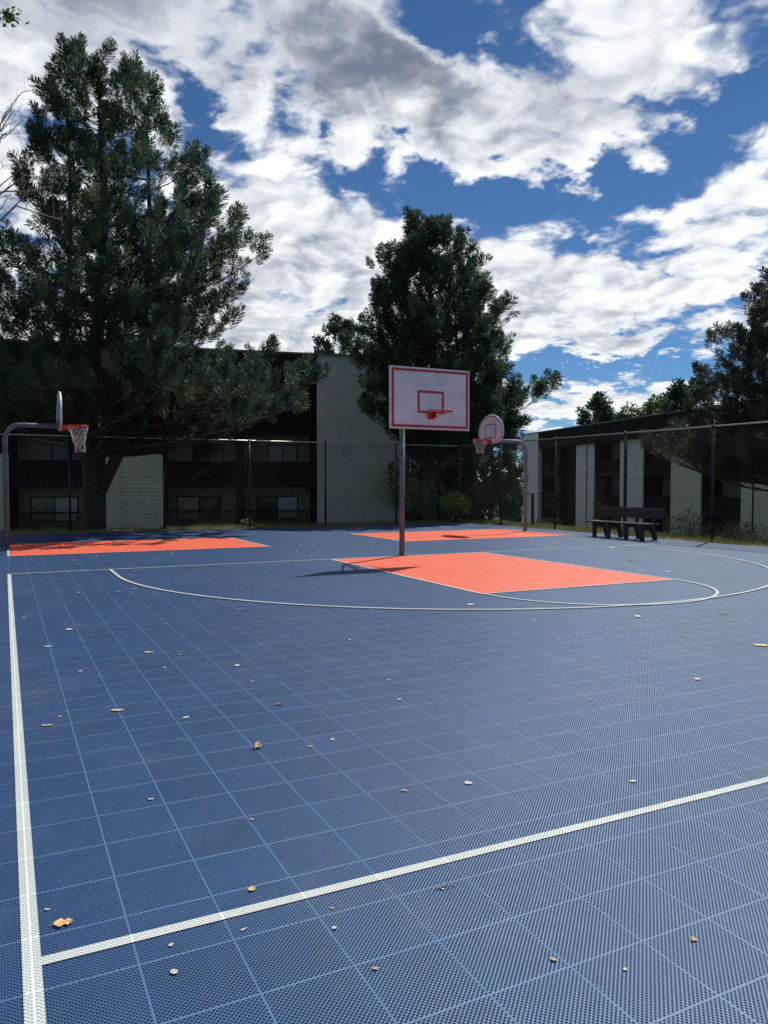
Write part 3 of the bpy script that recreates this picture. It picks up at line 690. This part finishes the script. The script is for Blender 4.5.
def pine(name, base, H, prof, label, seed=1, cat='tree', group=None, limbs=120, lean=(0, 0), stems=None, needles=42, pl=.5, nl=.13, wd=.02, tr=.3,
         leaf='pine', sub_step=.33, up=.8, bare_to=.0, wood_n=9, droop=0.0, density=1.0, extra=()):
    """prof: list of (height, reach to camera-left, reach to camera-right); reach is measured from the trunk"""
    r = np.random.default_rng(seed); base = np.array(base, float)
    root = empty(name, tuple(base), label, cat, group)
    ph = np.array([p[0] for p in prof]); pl_ = np.array([p[1] for p in prof]); pr_ = np.array([p[2] for p in prof])
    def axis(z): t = max(0.0, z/H); return base + np.array([lean[0]*t**1.2, lean[1]*t**1.2, z]) + np.array([.15*math.sin(z*.5+seed), .12*math.sin(z*.43+2+seed), 0])*min(1, max(0, z)/3)
    def env(z, a):
        c = math.cos(a)      # a measured from camera-right
        L_, R__ = np.interp(z, ph, pl_), np.interp(z, ph, pr_); k = (c+1)/2
        return L_*(1-k) + R__*k
    wood = MB()
    zs = np.linspace(-.3, H*.97, 18); wood.tube([axis(z) for z in zs], [max(.02, tr*(1 - z/H)**.75*(1.25 if z < .4 else 1)) for z in zs], wood_n)
    stemlist = [(0, None)]
    for st in (stems or []):   # (z fork, z top, dx_right, dfwd, radius)
        zf, zt_, dr, df, rr = st; P = []
        for i in range(9):
            t = i/8; z = zf + (zt_-zf)*t; P.append(axis(z) + (CRn*dr + CFn*df)*min(1, t*4)**.8)
        wood.tube(P, [rr*(1-.85*i/8) for i in range(9)], 8)
        stemlist.append((1, st))
    pos = []; dr_ = []; sc = []
    for i in range(limbs + len(extra)):
        zt0 = prof[0][0]
        z = zt0 + (H*.985-zt0)*((i+.5+r.uniform(-.4, .4))/limbs)
        a = i*2.39996 + r.uniform(-.45, .45); reach = env(z, a)*(r.uniform(.68, 1.08) if r.uniform() < .8 else r.uniform(.45, .75))
        if reach < .1: reach = .12
        if i >= limbs: z, a, reach = extra[i-limbs]; reach *= r.uniform(.93, 1.03)
        out = CRn*math.cos(a) + CFn*math.sin(a)
        rel = z/H
        rise = reach*(.16 + .60*rel**2)*r.uniform(.6, 1.5) - droop*(1-rel)
        z0 = max(z - rise, bare_to + r.uniform(0, .9)); o = axis(z0)
        if stems and r.uniform() < .35:
            zf, zt_, dr, df, rr = stems[int(r.integers(len(stems)))]
            if zf < z0 < zt_:
                t = (z0-zf)/(zt_-zf); off = (CRn*dr + CFn*df)*min(1, t*4)**.8
                o = o + off; reach = max(.4, reach - off@out)
        end = axis(z)*1.0; 
        n = max(4, int(reach/.5)+2); P = []
        side = np.cross(out, [0, 0, 1.]); wv = r.uniform(-.12, .12)
        for k in range(n+1):
            t = k/n; P.append(o + out*(reach*t) + np.array([0, 0, rise])*(t**1.7) + np.array([0,0,-.04*reach*math.sin(t*PI)*(1-rel)]) + side*(wv*reach*math.sin(t*PI*1.5)))
        rb = .011*reach**.8 + .010
        wood.tube(P, [rb*(1-.8*k/n) for k in range(n+1)], 5, False)
        P = np.array(P); cum = np.linspace(0, reach, n+1)
        def at(s): return np.array([np.interp(s, cum, P[:, j]) for j in range(3)])
        s = max((.12 if i >= limbs else .25)*reach, .15) + r.uniform(0, .3); sgn = 1
        while s < reach:
            f = s/reach; ln = min(1.5, (1-f)*reach*.55 + .30)*r.uniform(.6, 1.1); sgn = -sgn
            q = at(s); d = out*.62 + side*sgn*.75*r.uniform(.6, 1.2); d[2] += .18 + .35*rel + r.uniform(-.1, .15); d /= np.linalg.norm(d)
            e = q + d*ln + np.array([0, 0, .15*ln])
            if ln > .4: wood.tube([q, q + d*ln*.55, e], [rb*.35+.004, rb*.25+.003, .004], 3, False)
            m_ = max(1, int(ln/.30*density))
            for j in range(m_):
                t = (j+1)/m_; p = q + d*ln*t + np.array([0, 0, .15*ln*t*t]) + r.normal(0, .07, 3)
                if r.uniform() < .9:
                    pd = d*.40 + np.array([0, 0, up*r.uniform(.7, 1.6)]) + r.normal(0, .22, 3)
                    pos.append(p); dr_.append(pd); sc.append(r.uniform(.7, 1.2))
                    if j == m_-1: pos.append(p + r.normal(0, .12, 3)); dr_.append(pd + r.normal(0, .5, 3)); sc.append(r.uniform(.6, .95))
            s += sub_step*r.uniform(.7, 1.3)/density
        for j in range(3):
            pd = out*.5 + np.array([0, 0, up*r.uniform(.7, 1.4)]) + r.normal(0, .22, 3)
            pos.append(P[-1] + r.normal(0, .09, 3) - out*.12*j); dr_.append(pd); sc.append(r.uniform(.85, 1.3))
    tip = axis(H*.97)
    for j in range(10): pos.append(tip - np.array([0, 0, .12*j]) + r.normal(0, .06, 3)); dr_.append(np.array([r.normal(0, .3), r.normal(0, .3), 1])); sc.append(r.uniform(.8, 1.1))
    pos = np.array(pos); dirs = np.array(dr_); sc = np.array(sc)*pl/.5
    V, F, tint = plumes(pos, dirs, sc, r, needles, nl, wd)
    wood.v = [tuple(np.array(v)) for v in wood.v]
    wood.build('trunk', M['bark'], root, True)
    npmesh('crown', V, F, M[leaf], {'tint': tint}, root)
    print(name, 'plumes', len(pos), 'tris', len(F))
    return root

def leafy(name, base, H, rx, rz, label, seed, cat='tree', group=None, leaf='decid', n=5000, ls=.12, trunk=.12, zc=None, lobes=9, ry=None, stem_part='trunk', crown_part='crown'):
    """broad-leaved tree or shrub: forked stem, leaf faces in uneven lobes"""
    r = np.random.default_rng(seed); base = np.array(base, float); root = empty(name, tuple(base), label, cat, group)
    zc = zc if zc is not None else H - rz; ry = ry or rx; wood = MB()
    cs = []
    for i in range(lobes):
        a = r.uniform(0, 2*PI); k = r.uniform(.2, .8)
        c = base + np.array([math.cos(a)*rx*k, math.sin(a)*ry*k, zc + r.uniform(-.75, .75)*rz*.85*(1-k*.4)])
        cs.append((c, r.uniform(.32, .52)))
    cs.append((base + np.array([0, 0, zc + rz*.55]), .4))
    for c, k in cs:
        mid = base + (c-base)*np.array([.35, .35, .6]); wood.tube([base + np.array([0, 0, -.1]), mid, c], [trunk, trunk*.55, trunk*.12], 6, False)
    per = n//len(cs); P = []
    for c, k in cs:
        d = r.normal(size=(per, 3)); d /= np.linalg.norm(d, axis=1, keepdims=True); rad = r.uniform(.25, 1.0, per)**.45
        rad *= 1 + .22*np.sin(d[:, 0]*6+seed)*np.sin(d[:, 2]*7)
        P.append(c + d*rad[:, None]*np.array([rx*k, ry*k, rz*k*1.15]))
    P = np.concatenate(P); P = P[P[:, 2] > base[2]+.03]; m_ = len(P)
    a = r.normal(size=(m_, 3)); a /= np.linalg.norm(a, axis=1, keepdims=True); b = np.cross(a, r.normal(size=(m_, 3))); b /= np.linalg.norm(b, axis=1, keepdims=True)
    s = ls*r.uniform(.6, 1.2, m_)[:, None]
    V = np.stack([P - a*s*.5, P + b*s*.3, P + a*s*.5, P - b*s*.3], 1).reshape(-1, 3); F = np.arange(len(V)).reshape(-1, 4)
    cl = np.sin(P[:, 0]*2.1/ls*.12 + seed)*np.sin(P[:, 1]*1.7/ls*.12)*np.sin(P[:, 2]*2.3/ls*.12)*.3
    tint = np.repeat(np.clip(r.normal(.45, .2, m_) + cl, 0, 1), 4)
    wood.build(stem_part, M['bark'], root); npmesh(crown_part, V, F, M[leaf], {'tint': tint}, root)
    return root

# 1. tallest pine, behind the left half of the back fence
pine('pine_tree', (2.75, 28.1, tz(2.75, 28.1)), 16.0,
     [(3.1, 3.8, 2.0), (3.6, 4.4, 5.6), (4.3, 4.6, 7.0), (5.4, 4.4, 7.0), (6.2, 4.2, 5.7), (7.2, 3.6, 5.3), (9.2, 3.0, 5.4), (11.1, 2.3, 4.0), (13.0, 2.0, 2.7), (14.3, 1.8, 1.6), (15.3, 1.2, 1.1), (15.9, .8, .7)],
     'tallest dark green pine with a forked trunk, behind the fence at left', seed=3, limbs=165, extra=[(2.9,-.4,2.6),(3.4,.3,2.2),(3.6,-1.1,2.8),(3.5,.15,6.6),(4.0,-.25,7.3),(4.4,.3,7.0),(4.9,-.1,7.6),(5.3,.1,7.2),(3.8,-.55,6.5),(4.6,-.5,6.9),(5.8,-.2,6.4),(3.2,-.1,5.4),(5.0,.55,6.2),(9.6,-.7,5.8),(8.9,-.4,5.9),(10.2,-.5,5.2),(8.2,-1.0,5.4),(11.0,-.9,4.6),(7.6,-.7,5.6),(6.9,-1.2,5.2)], lean=(.55, .2), stems=[(.9, 14.2, 1.5, .2, .22), (2.2, 14.6, -.9, -.6, .15)], needles=125, pl=.74, nl=.15, wd=.014, tr=.37, bare_to=2.4, sub_step=.40, density=.72)
# 2. rounder pine at the fence corner
pine('pine_tree', (17.5, 30.7, tz(17.5, 30.7)), 13.6,
     [(2.9, .8, 2.6), (3.4, 1.0, 3.3), (4.3, 1.6, 3.8), (5.3, 2.9, 4.3), (6.1, 3.1, 4.6), (7.7, 3.1, 4.0), (9.5, 2.9, 3.6), (10.9, 2.3, 2.7), (12.2, 1.4, 1.7), (13.1, .8, .9), (13.5, .4, .4)],
     'round-topped dark pine standing behind the rectangular backboard at the fence corner', seed=11, limbs=180, extra=[(3.6,-.2,3.7),(4.4,.1,4.1),(5.6,-.3,4.9),(6.3,.15,5.4),(5.9,.5,4.9),(6.4,3.0,3.3),(5.0,3.3,3.2),(5.4,2.9,3.2)], lean=(.1, .2), stems=[(3.5, 12.3, 1.1, .2, .12), (4.0, 11.8, -1.1, .3, .10)], needles=105, pl=.80, nl=.16, wd=.018, tr=.33, bare_to=2.5, sub_step=.38, density=.80)
# 3. pine at the right edge
pine('pine_tree', (24.9, 17.8, tz(24.9, 17.8)), 9.6,
     [(2.6, 3.0, 3.0), (3.2, 4.5, 4.0), (4.0, 3.9, 4.5), (5.0, 3.3, 4.3), (6.0, 2.9, 4.0), (7.2, 2.3, 3.4), (8.3, 1.8, 2.5), (9.1, 1.1, 1.6), (9.6, .5, .5)],
     'pine at the right edge whose low grey-green boughs hang over the fence', seed=21, limbs=110, extra=[(3.1,3.0,5.0),(3.6,3.3,5.4),(3.5,2.8,5.2),(3.4,2.5,4.9),(3.9,3.4,4.7),(2.9,3.5,4.4),(3.8,2.2,4.8),(7.2,3.1,2.5)], needles=120, pl=.66, nl=.14, wd=.014, tr=.28, bare_to=2.0, leaf='pine2', sub_step=.35, up=.75, density=.88)
# far trees over the roofs
def P3(px, w, zpx=None):
    v = CF*w + CR*((px-384)/770*w); return v.x, v.y
x_, y_ = P3(597, 88)
pine('pine_tree', (x_, y_, -3), 14.0, [(7, 1.9, 1.9), (10, 1.9, 1.9), (12, 1.4, 1.5), (14, .4, .4)], 'small open-topped pine far behind the roof at the left end of the low building', seed=31, limbs=30, needles=34, pl=1.1, nl=.27, wd=.055, tr=.25, bare_to=5, sub_step=.9, group='trees beyond the roofs', density=.8)
x_, y_ = P3(675, 82)
pine('pine_tree', (x_, y_, -3), 14.6, [(7, 1.8, 1.6), (11, 1.6, 1.4), (13, 1.1, 1.0), (14.5, .3, .3)], 'dark pine just left of its twin above the roof near the right edge', seed=32, limbs=30, needles=34, pl=1.1, nl=.27, wd=.055, tr=.25, bare_to=5, sub_step=.8, group='trees beyond the roofs')
x_, y_ = P3(694, 84)
pine('pine_tree', (x_, y_, -3), 15.6, [(7, 1.6, 1.9), (11, 1.5, 1.7), (14, 1.0, 1.1), (15.5, .3, .3)], 'dark pointed pine just right of its twin above the roof near the right edge', seed=33, limbs=30, needles=34, pl=1.1, nl=.27, wd=.055, tr=.25, bare_to=5, sub_step=.8, group='trees beyond the roofs')
x_, y_ = P3(345, 58)
pine('pine_tree', (x_, y_, -1.2), 14.6, [(6, 3.2, 3.4), (10, 3.0, 3.6), (12.6, 2.6, 2.6), (14.2, 1.0, .8)], 'pine whose top shows above the blank grey wall between the two big pines', seed=34, limbs=60, needles=40, pl=.85, nl=.22, wd=.045, tr=.25, bare_to=5, sub_step=.6, group='trees beyond the roofs')
x_, y_ = P3(629, 92)
leafy('broadleaf_tree', (x_, y_, -3), 14.2, 3.6, 4.0, 'bright green leafy tree showing over the low roof, left of the rounder one', 41, n=7000, ls=.34, trunk=.2, group='trees beyond the roofs')
x_, y_ = P3(655, 90)
leafy('broadleaf_tree', (x_, y_, -3), 15.0, 3.4, 4.0, 'light green leafy tree showing over the low roof beside the pine pair', 42, n=7000, ls=.34, trunk=.2, group='trees beyond the roofs')
# dark trees filling the gap between the buildings
x_, y_ = P3(490, 44)
pine('pine_tree', (x_, y_, tz(x_, y_)), 8.0, [(.6, 1.9, 1.5), (3, 1.8, 1.5), (5.5, 1.2, 1.1), (7.5, .5, .5)], 'bushy young pine low behind the fan-shaped backboard', seed=51, limbs=80, needles=60, pl=.7, nl=.18, wd=.035, tr=.18, bare_to=.3, sub_step=.45)
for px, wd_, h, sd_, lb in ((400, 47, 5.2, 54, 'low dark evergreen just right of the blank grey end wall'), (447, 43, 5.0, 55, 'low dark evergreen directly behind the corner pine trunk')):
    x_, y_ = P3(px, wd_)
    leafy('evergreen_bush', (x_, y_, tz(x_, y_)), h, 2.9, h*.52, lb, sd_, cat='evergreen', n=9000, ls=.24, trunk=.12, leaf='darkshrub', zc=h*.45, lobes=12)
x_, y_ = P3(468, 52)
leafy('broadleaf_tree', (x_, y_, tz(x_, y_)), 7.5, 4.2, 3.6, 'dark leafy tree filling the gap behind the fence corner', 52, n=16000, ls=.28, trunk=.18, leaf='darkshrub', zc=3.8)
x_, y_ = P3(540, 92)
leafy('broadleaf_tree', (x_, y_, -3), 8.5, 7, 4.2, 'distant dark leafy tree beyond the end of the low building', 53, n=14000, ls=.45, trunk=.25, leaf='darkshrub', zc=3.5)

# shrubs
def shrub(px, wdep, H, rx, label, seed, leaf='shrub', n=2600, ls=.085):
    x, y = P3(px, wdep); leafy('shrub', (x, y, tz(x, y)), H, rx, H*.5, label, seed, cat='shrub', group='shrubs outside the fence', leaf=leaf, n=n, ls=ls, trunk=.03, lobes=8, stem_part='stems', crown_part='foliage')
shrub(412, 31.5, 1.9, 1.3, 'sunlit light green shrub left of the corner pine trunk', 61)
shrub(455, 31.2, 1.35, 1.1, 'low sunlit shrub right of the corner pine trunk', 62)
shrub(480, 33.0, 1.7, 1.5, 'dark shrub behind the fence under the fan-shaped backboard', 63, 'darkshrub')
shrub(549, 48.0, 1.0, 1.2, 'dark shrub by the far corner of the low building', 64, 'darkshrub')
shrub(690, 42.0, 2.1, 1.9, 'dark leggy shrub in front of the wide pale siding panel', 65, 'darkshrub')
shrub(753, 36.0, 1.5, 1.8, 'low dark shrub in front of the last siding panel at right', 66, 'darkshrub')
shrub(598, 44.0, 3.9, .45, 'slender sapling with a small leafy top beside the bench', 67, 'darkshrub', 700)
shrub(248, 28.5, .34, .28, 'small bright weed clump at the foot of the back fence', 68, 'shrub', 900, .06)

# bare tree at the left edge: thin leafless branches reach into view
def bare_tree():
    r = random.Random(5); bx_, by_ = P3(-75, 17)
    root = empty('bare_tree', (bx_, by_, -.05), 'leafless tree whose thin bare branches reach in from the left edge', 'tree')
    tr = MB(); br = MB()
    tr.tube([(bx_, by_, -.1), (bx_+.1, by_, 3), (bx_+.15, by_+.1, 7), (bx_+.2, by_+.1, 11.5)], [.16, .13, .09, .02], 9)
    tr.build('trunk', M['bark2'], root, True)
    def grow(p, d, L, rad, lv):
        n = 5; P = [Vector(p)]; dd = Vector(d).normalized()
        for i in range(n):
            dd = (dd + Vector((r.gauss(0,.10), r.gauss(0,.10), r.gauss(.05,.08)))).normalized(); P.append(P[-1] + dd*(L/n))
        br.tube(P, [rad*1.25*(1-.6*i/n) for i in range(n+1)], 5 if lv < 2 else 3, False)
        if lv < 3:
            for k in range(4 if lv < 2 else 3):
                i = r.randint(1, n); s = Vector((r.gauss(0,.6), r.gauss(0,.6), r.gauss(.15,.5)))
                grow(P[i], (dd + s).normalized(), L*r.uniform(.35, .6), rad*.5, lv+1)
    for z, up, L in ((6.6, .25, 2.3), (7.1, .40, 2.35), (7.5, .50, 2.3), (7.8, .55, 2.3), (8.1, .6, 2.2)):
        d = CR*r.uniform(.85, 1.0) + CF*r.uniform(-.3, .3) + Vector((0,0,up))
        grow((bx_+.13, by_+.08, z), d, L, .03, 0)
        grow((bx_+.13, by_+.08, z+.3), -CR + CF*r.uniform(-.8, .8) + Vector((0,0,up)), L, .03, 0)
    br.build('branches', M['bark2'], root)
bare_tree()
# leafy bough tip high at the left edge
def top_branch():
    x, y = P3(-90, 7.0)
    root = empty('broadleaf_tree', (x, y, -.05), 'tree off to the left with one small leafy twig tip in the top left corner', 'tree')
    tip = Vector(P3(17, 7.0) + (1.52 + 7.0*.594,)); b = MB()
    b.tube([(x, y, -.1), (x, y, 3), (x+.05, y, 5.6)], [.13, .11, .06], 8); b.build('trunk', M['bark2'], root, True)
    b = MB(); b.tube([(x+.05, y, 5.5), Vector((x, y, 5.7))*.5 + tip*.5 + Vector((0,0,.25)), tip], [.03, .014, .004], 5, False); b.build('branch', M['bark2'], root)
    r = np.random.default_rng(3); n = 60; P = np.array(tip) + r.normal(0, 1, (n, 3))*np.array([.045, .045, .035]); a = r.normal(size=(n, 3)); a /= np.linalg.norm(a, axis=1, keepdims=True)
    c = np.cross(a, r.normal(size=(n, 3))); c /= np.linalg.norm(c, axis=1, keepdims=True); s = .045
    V = np.stack([P-a*s*.6, P+c*s*.35, P+a*s*.6, P-c*s*.35], 1).reshape(-1, 3)
    npmesh('crown', V, np.arange(4*n).reshape(-1, 4), M['decid'], {'tint': np.repeat(r.uniform(0, 1, n), 4)}, root)
top_branch()

# ------------------------------------------------------------------ grass along the fences
def grass():
    r = np.random.default_rng(9); pts = []
    n = 26000; x = r.uniform(-3, 18.5, n); y = CY1 + .02 + r.uniform(0, 1, n)**1.3*3.2; pts.append(np.stack([x, y], 1))
    n = 30000; y = r.uniform(9, 27, n); x = CX1 + .02 + r.uniform(0, 1, n)**1.3*3.4; pts.append(np.stack([x, y], 1))
    P = np.concatenate(pts); keep = ~((P[:, 0] < CX1) & (P[:, 1] < CY1)); P = P[keep]
    clump = np.sin(P[:, 0]*1.9+1)*np.sin(P[:, 1]*2.3) + np.sin(P[:, 0]*5.1)*.6 + r.normal(0, .5, len(P)); P = P[clump > -.45]; clump = clump[clump > -.45]
    z = terrain_z(P[:, 0], P[:, 1]); n = len(P); h = r.uniform(.04, .13, n)*(1 + .35*np.clip(clump, 0, 1.5)); a = r.uniform(0, 2*PI, n); wv = .006
    b = np.stack([P[:, 0], P[:, 1], z], 1); t = np.stack([np.cos(a), np.sin(a), 0*a], 1)*wv; le = np.stack([r.normal(0, .03, n), r.normal(0, .03, n), h], 1)
    V = np.stack([b-t, b+t, b+le], 1).reshape(-1, 3)
    o = npmesh('grass', V, np.arange(3*n).reshape(-1, 3), M['grass'], {'tint': np.repeat(np.clip(r.normal(.5, .3, n), 0, 1), 3)})
    tag(o, 'short patchy grass growing along the outside edge of the court', 'grass', kind='stuff')
grass()

# ------------------------------------------------------------------ fallen leaves and crumbs on the court
def leaf(x, y, L, W, ang, matn, label, curl=.35, group='fallen leaves on the court', seed=0, name='fallen_leaf', cat='leaf'):
    r = random.Random(seed); n = 9; V = []; th = .0012; c, s = math.cos(ang), math.sin(ang); rows = []
    for i in range(n):
        t = i/(n-1); w = W*.5*max(.10, math.sin(PI*min(1, t*1.02+.02))**.7)*(1 + .5*r.uniform(-1, 1))
        u = (t-.5)*L; zz = .0022 + curl*L*(.30*abs(t-.5)**1.5 + .06*r.random()); rows.append((u, w, zz))
    for top in (1, 0):
        for u, w, zz in rows:
            for k in (-1, -.5, 0, .5, 1):
                v = w*k; q = zz + curl*W*.42*abs(k)**1.5*(1.3 if k > 0 else .6) + (th if top else 0); V.append((x + u*c - v*s, y + u*s + v*c, q+.001))
    F = []; N = n*5
    for i in range(n-1):
        for k in range(4):
            a = i*5+k; F.append((a, a+1, a+6, a+5)); F.append((N+a, N+a+5, N+a+6, N+a+1))
    for i in range(n-1):
        a = i*5; F.append((a, a+5, N+a+5, N+a)); a = i*5+4; F.append((a, N+a, N+a+5, a+5))
    m = MB(); m.add(V, F)
    if L > .03: m.tube([(x - c*L*.5, y - s*L*.5, .006), (x - c*L*.78, y - s*L*.78, .004)], .0013, 4)
    o = m.build(name, M[matn], None, True, loc=(x, y, 0)); tag(o, label, cat, group); return o
named = [
    (.16, 2.83, .062, .040, .3, 'leaf_y', 'large folded yellow leaf near the sideline at the bottom left'),
    (.115, 2.95, .022, .010, .0, 'leaf_w', 'small pale chip just above the big yellow leaf'),
    (.45, 2.39, .028, .020, -.4, 'leaf_w', 'curled cream leaf scrap below the near white crossing line'),
    (.81, 2.76, .030, .026, .5, 'leaf_y', 'small tan leaf just above the near white crossing line'),
    (.71, 2.52, .026, .008, .7, 'leaf_w', 'thin white sliver just below the near white crossing line'),
    (.99, 2.39, .018, .016, .2, 'leaf_w', 'round grey pebble-like scrap below the near white line'),
    (2.09, 3.27, .042, .030, -.2, 'leaf_w', 'cream leaf with a dark underside beyond the near white line, near the middle'),
    (.66, 5.38, .085, .035, .0, 'leaf_t', 'long tan leaf lying on the second tile joint from the sideline'),
    (.22, 5.24, .065, .028, .2, 'leaf_t', 'brown curled leaf close to the sideline, level with the long tan leaf'),
    (1.15, 7.13, .085, .04, .1, 'leaf_t', 'tan leaf in the left middle of the court, inside the arc'),
    (1.29, 4.26, .055, .045, 1.3, 'leaf_t', 'upright brown and white leaf standing on its edge on the tiles'),
    (1.68, 5.04, .055, .04, .4, 'leaf_r', 'dark red leaf alone on the blue tiles'),
    (1.73, 6.28, .055, .032, -.5, 'leaf_w', 'pale brown leaf right of the left middle leaves'),
    (1.04, 5.02, .05, .02, .8, 'leaf_w', 'faint pale leaf pair fragment between the long tan leaf and the red leaf'),
    (1.73, 4.20, .032, .016, .9, 'leaf_w', 'small white petal-shaped scrap right of the upright leaf'),
    (1.57, 4.14, .035, .012, .0, 'leaf_t', 'thin brown stalk-like leaf beside the white petal-shaped scrap'),
    (.59, 8.63, .07, .05, .3, 'leaf_w', 'pale leaf on the first tile joint near the left sideline'),
    (.35, 7.81, .08, .03, .0, 'leaf_w', 'pale leaf just right of the sideline, halfway to the baseline'),
    (7.55, 6.31, .10, .05, .1, 'leaf_b', 'brown leaf in front of the arc at the right'),
    (6.37, 4.89, .13, .05, -.3, 'leaf_y', 'long cream leaf at the right edge of the court'),
    (4.82, 4.25, .055, .04, .3, 'leaf_w', 'whitish leaf on the tiles at the right middle'),
    (6.50, 6.59, .08, .06, .6, 'leaf_w', 'grey leaf just in front of the three-point arc'),
    (5.26, 8.19, .09, .06, .2, 'leaf_w', 'pale leaf inside the arc below the orange key'),
    (11.19, 11.5, .14, .11, .2, 'leaf_b', 'dark lump of leaf between the orange key and the far arc'),
    (2.04, 1.80, .026, .022, .9, 'leaf_t', 'small brown leaf at the bottom right corner'),
    (1.72, 1.78, .014, .012, .4, 'leaf_w', 'tiny white crumb left of the bottom right brown leaf'),
    (13.04, 14.09, .14, .08, .2, 'leaf_w', 'pale leaf near the far side of the arc by the bench'),
    (10.34, 9.77, .09, .07, .7, 'leaf_w', 'whitish leaf right of the tip of the orange key'),
]
for i, (x, y, L, W, a, mt, lb) in enumerate(named): leaf(x, y, L, W, a - YAW, mt, lb, .25 if i != 10 else .8, seed=100+i)
crumbs = [(.47,2.54),(1.03,2.51),(1.02,2.13),(1.38,6.92),(1.69,5.72),(.18,9.64),(5.31,6.96),(6.6,5.73),(6.1,5.56),(3.48,5.62),(1.55,1.92),(1.45,2.45),(1.76,3.33),(2.86,2.92),(.53,6.65),(1.17,6.48),(1.71,17.12),(4.82,10.7),(6.77,13.25),(.45,17.03),(6.65,18.26),(9.3,12.66),(4.85,5.95),(2.48,4.78),(3.69,4.19),(3.01,6.86),(.61,3.78),(.98,3.35)]
rr = random.Random(77)
for k in range(46): crumbs.append((rr.uniform(.2, 13), rr.uniform(4, 20)))
for i, (x, y) in enumerate(crumbs):
    d = math.hypot(x, y); L = rr.uniform(.010, .018)*(1 + d*.28)
    leaf(x, y, L, L*rr.uniform(.35, .7), rr.uniform(0, 6), rr.choice(['leaf_w', 'leaf_w', 'leaf_t']), 'tiny dry leaf crumb scattered on the blue and orange court tiles', .2, 'leaf crumbs scattered over the court', seed=300+i, name='leaf_crumb', cat='leaf crumb')
# twigs
def twig(pts, label):
    m = MB(); m.tube(pts, .0016, 5)
    p = Vector(pts[1]); m.tube([p, p + Vector((.02, .03, .006)), p + Vector((.045, .035, .003))], .0012, 4)
    tag(m.build('twig', M['leaf_b'], None, False, loc=pts[0]), label, 'twig', 'twigs on the court')
twig([(1.42,2.46,.004),(1.46,2.45,.008),(1.50,2.44,.004)], 'thin dark forked twig below the near white crossing line')
twig([(1.72,3.31,.004),(1.76,3.33,.007),(1.80,3.36,.004)], 'short thin twig beyond the near white line left of the cream leaf')

scene.cycles.max_bounces = 5; scene.cycles.diffuse_bounces = 2; scene.cycles.glossy_bounces = 3; scene.cycles.transparent_max_bounces = 8
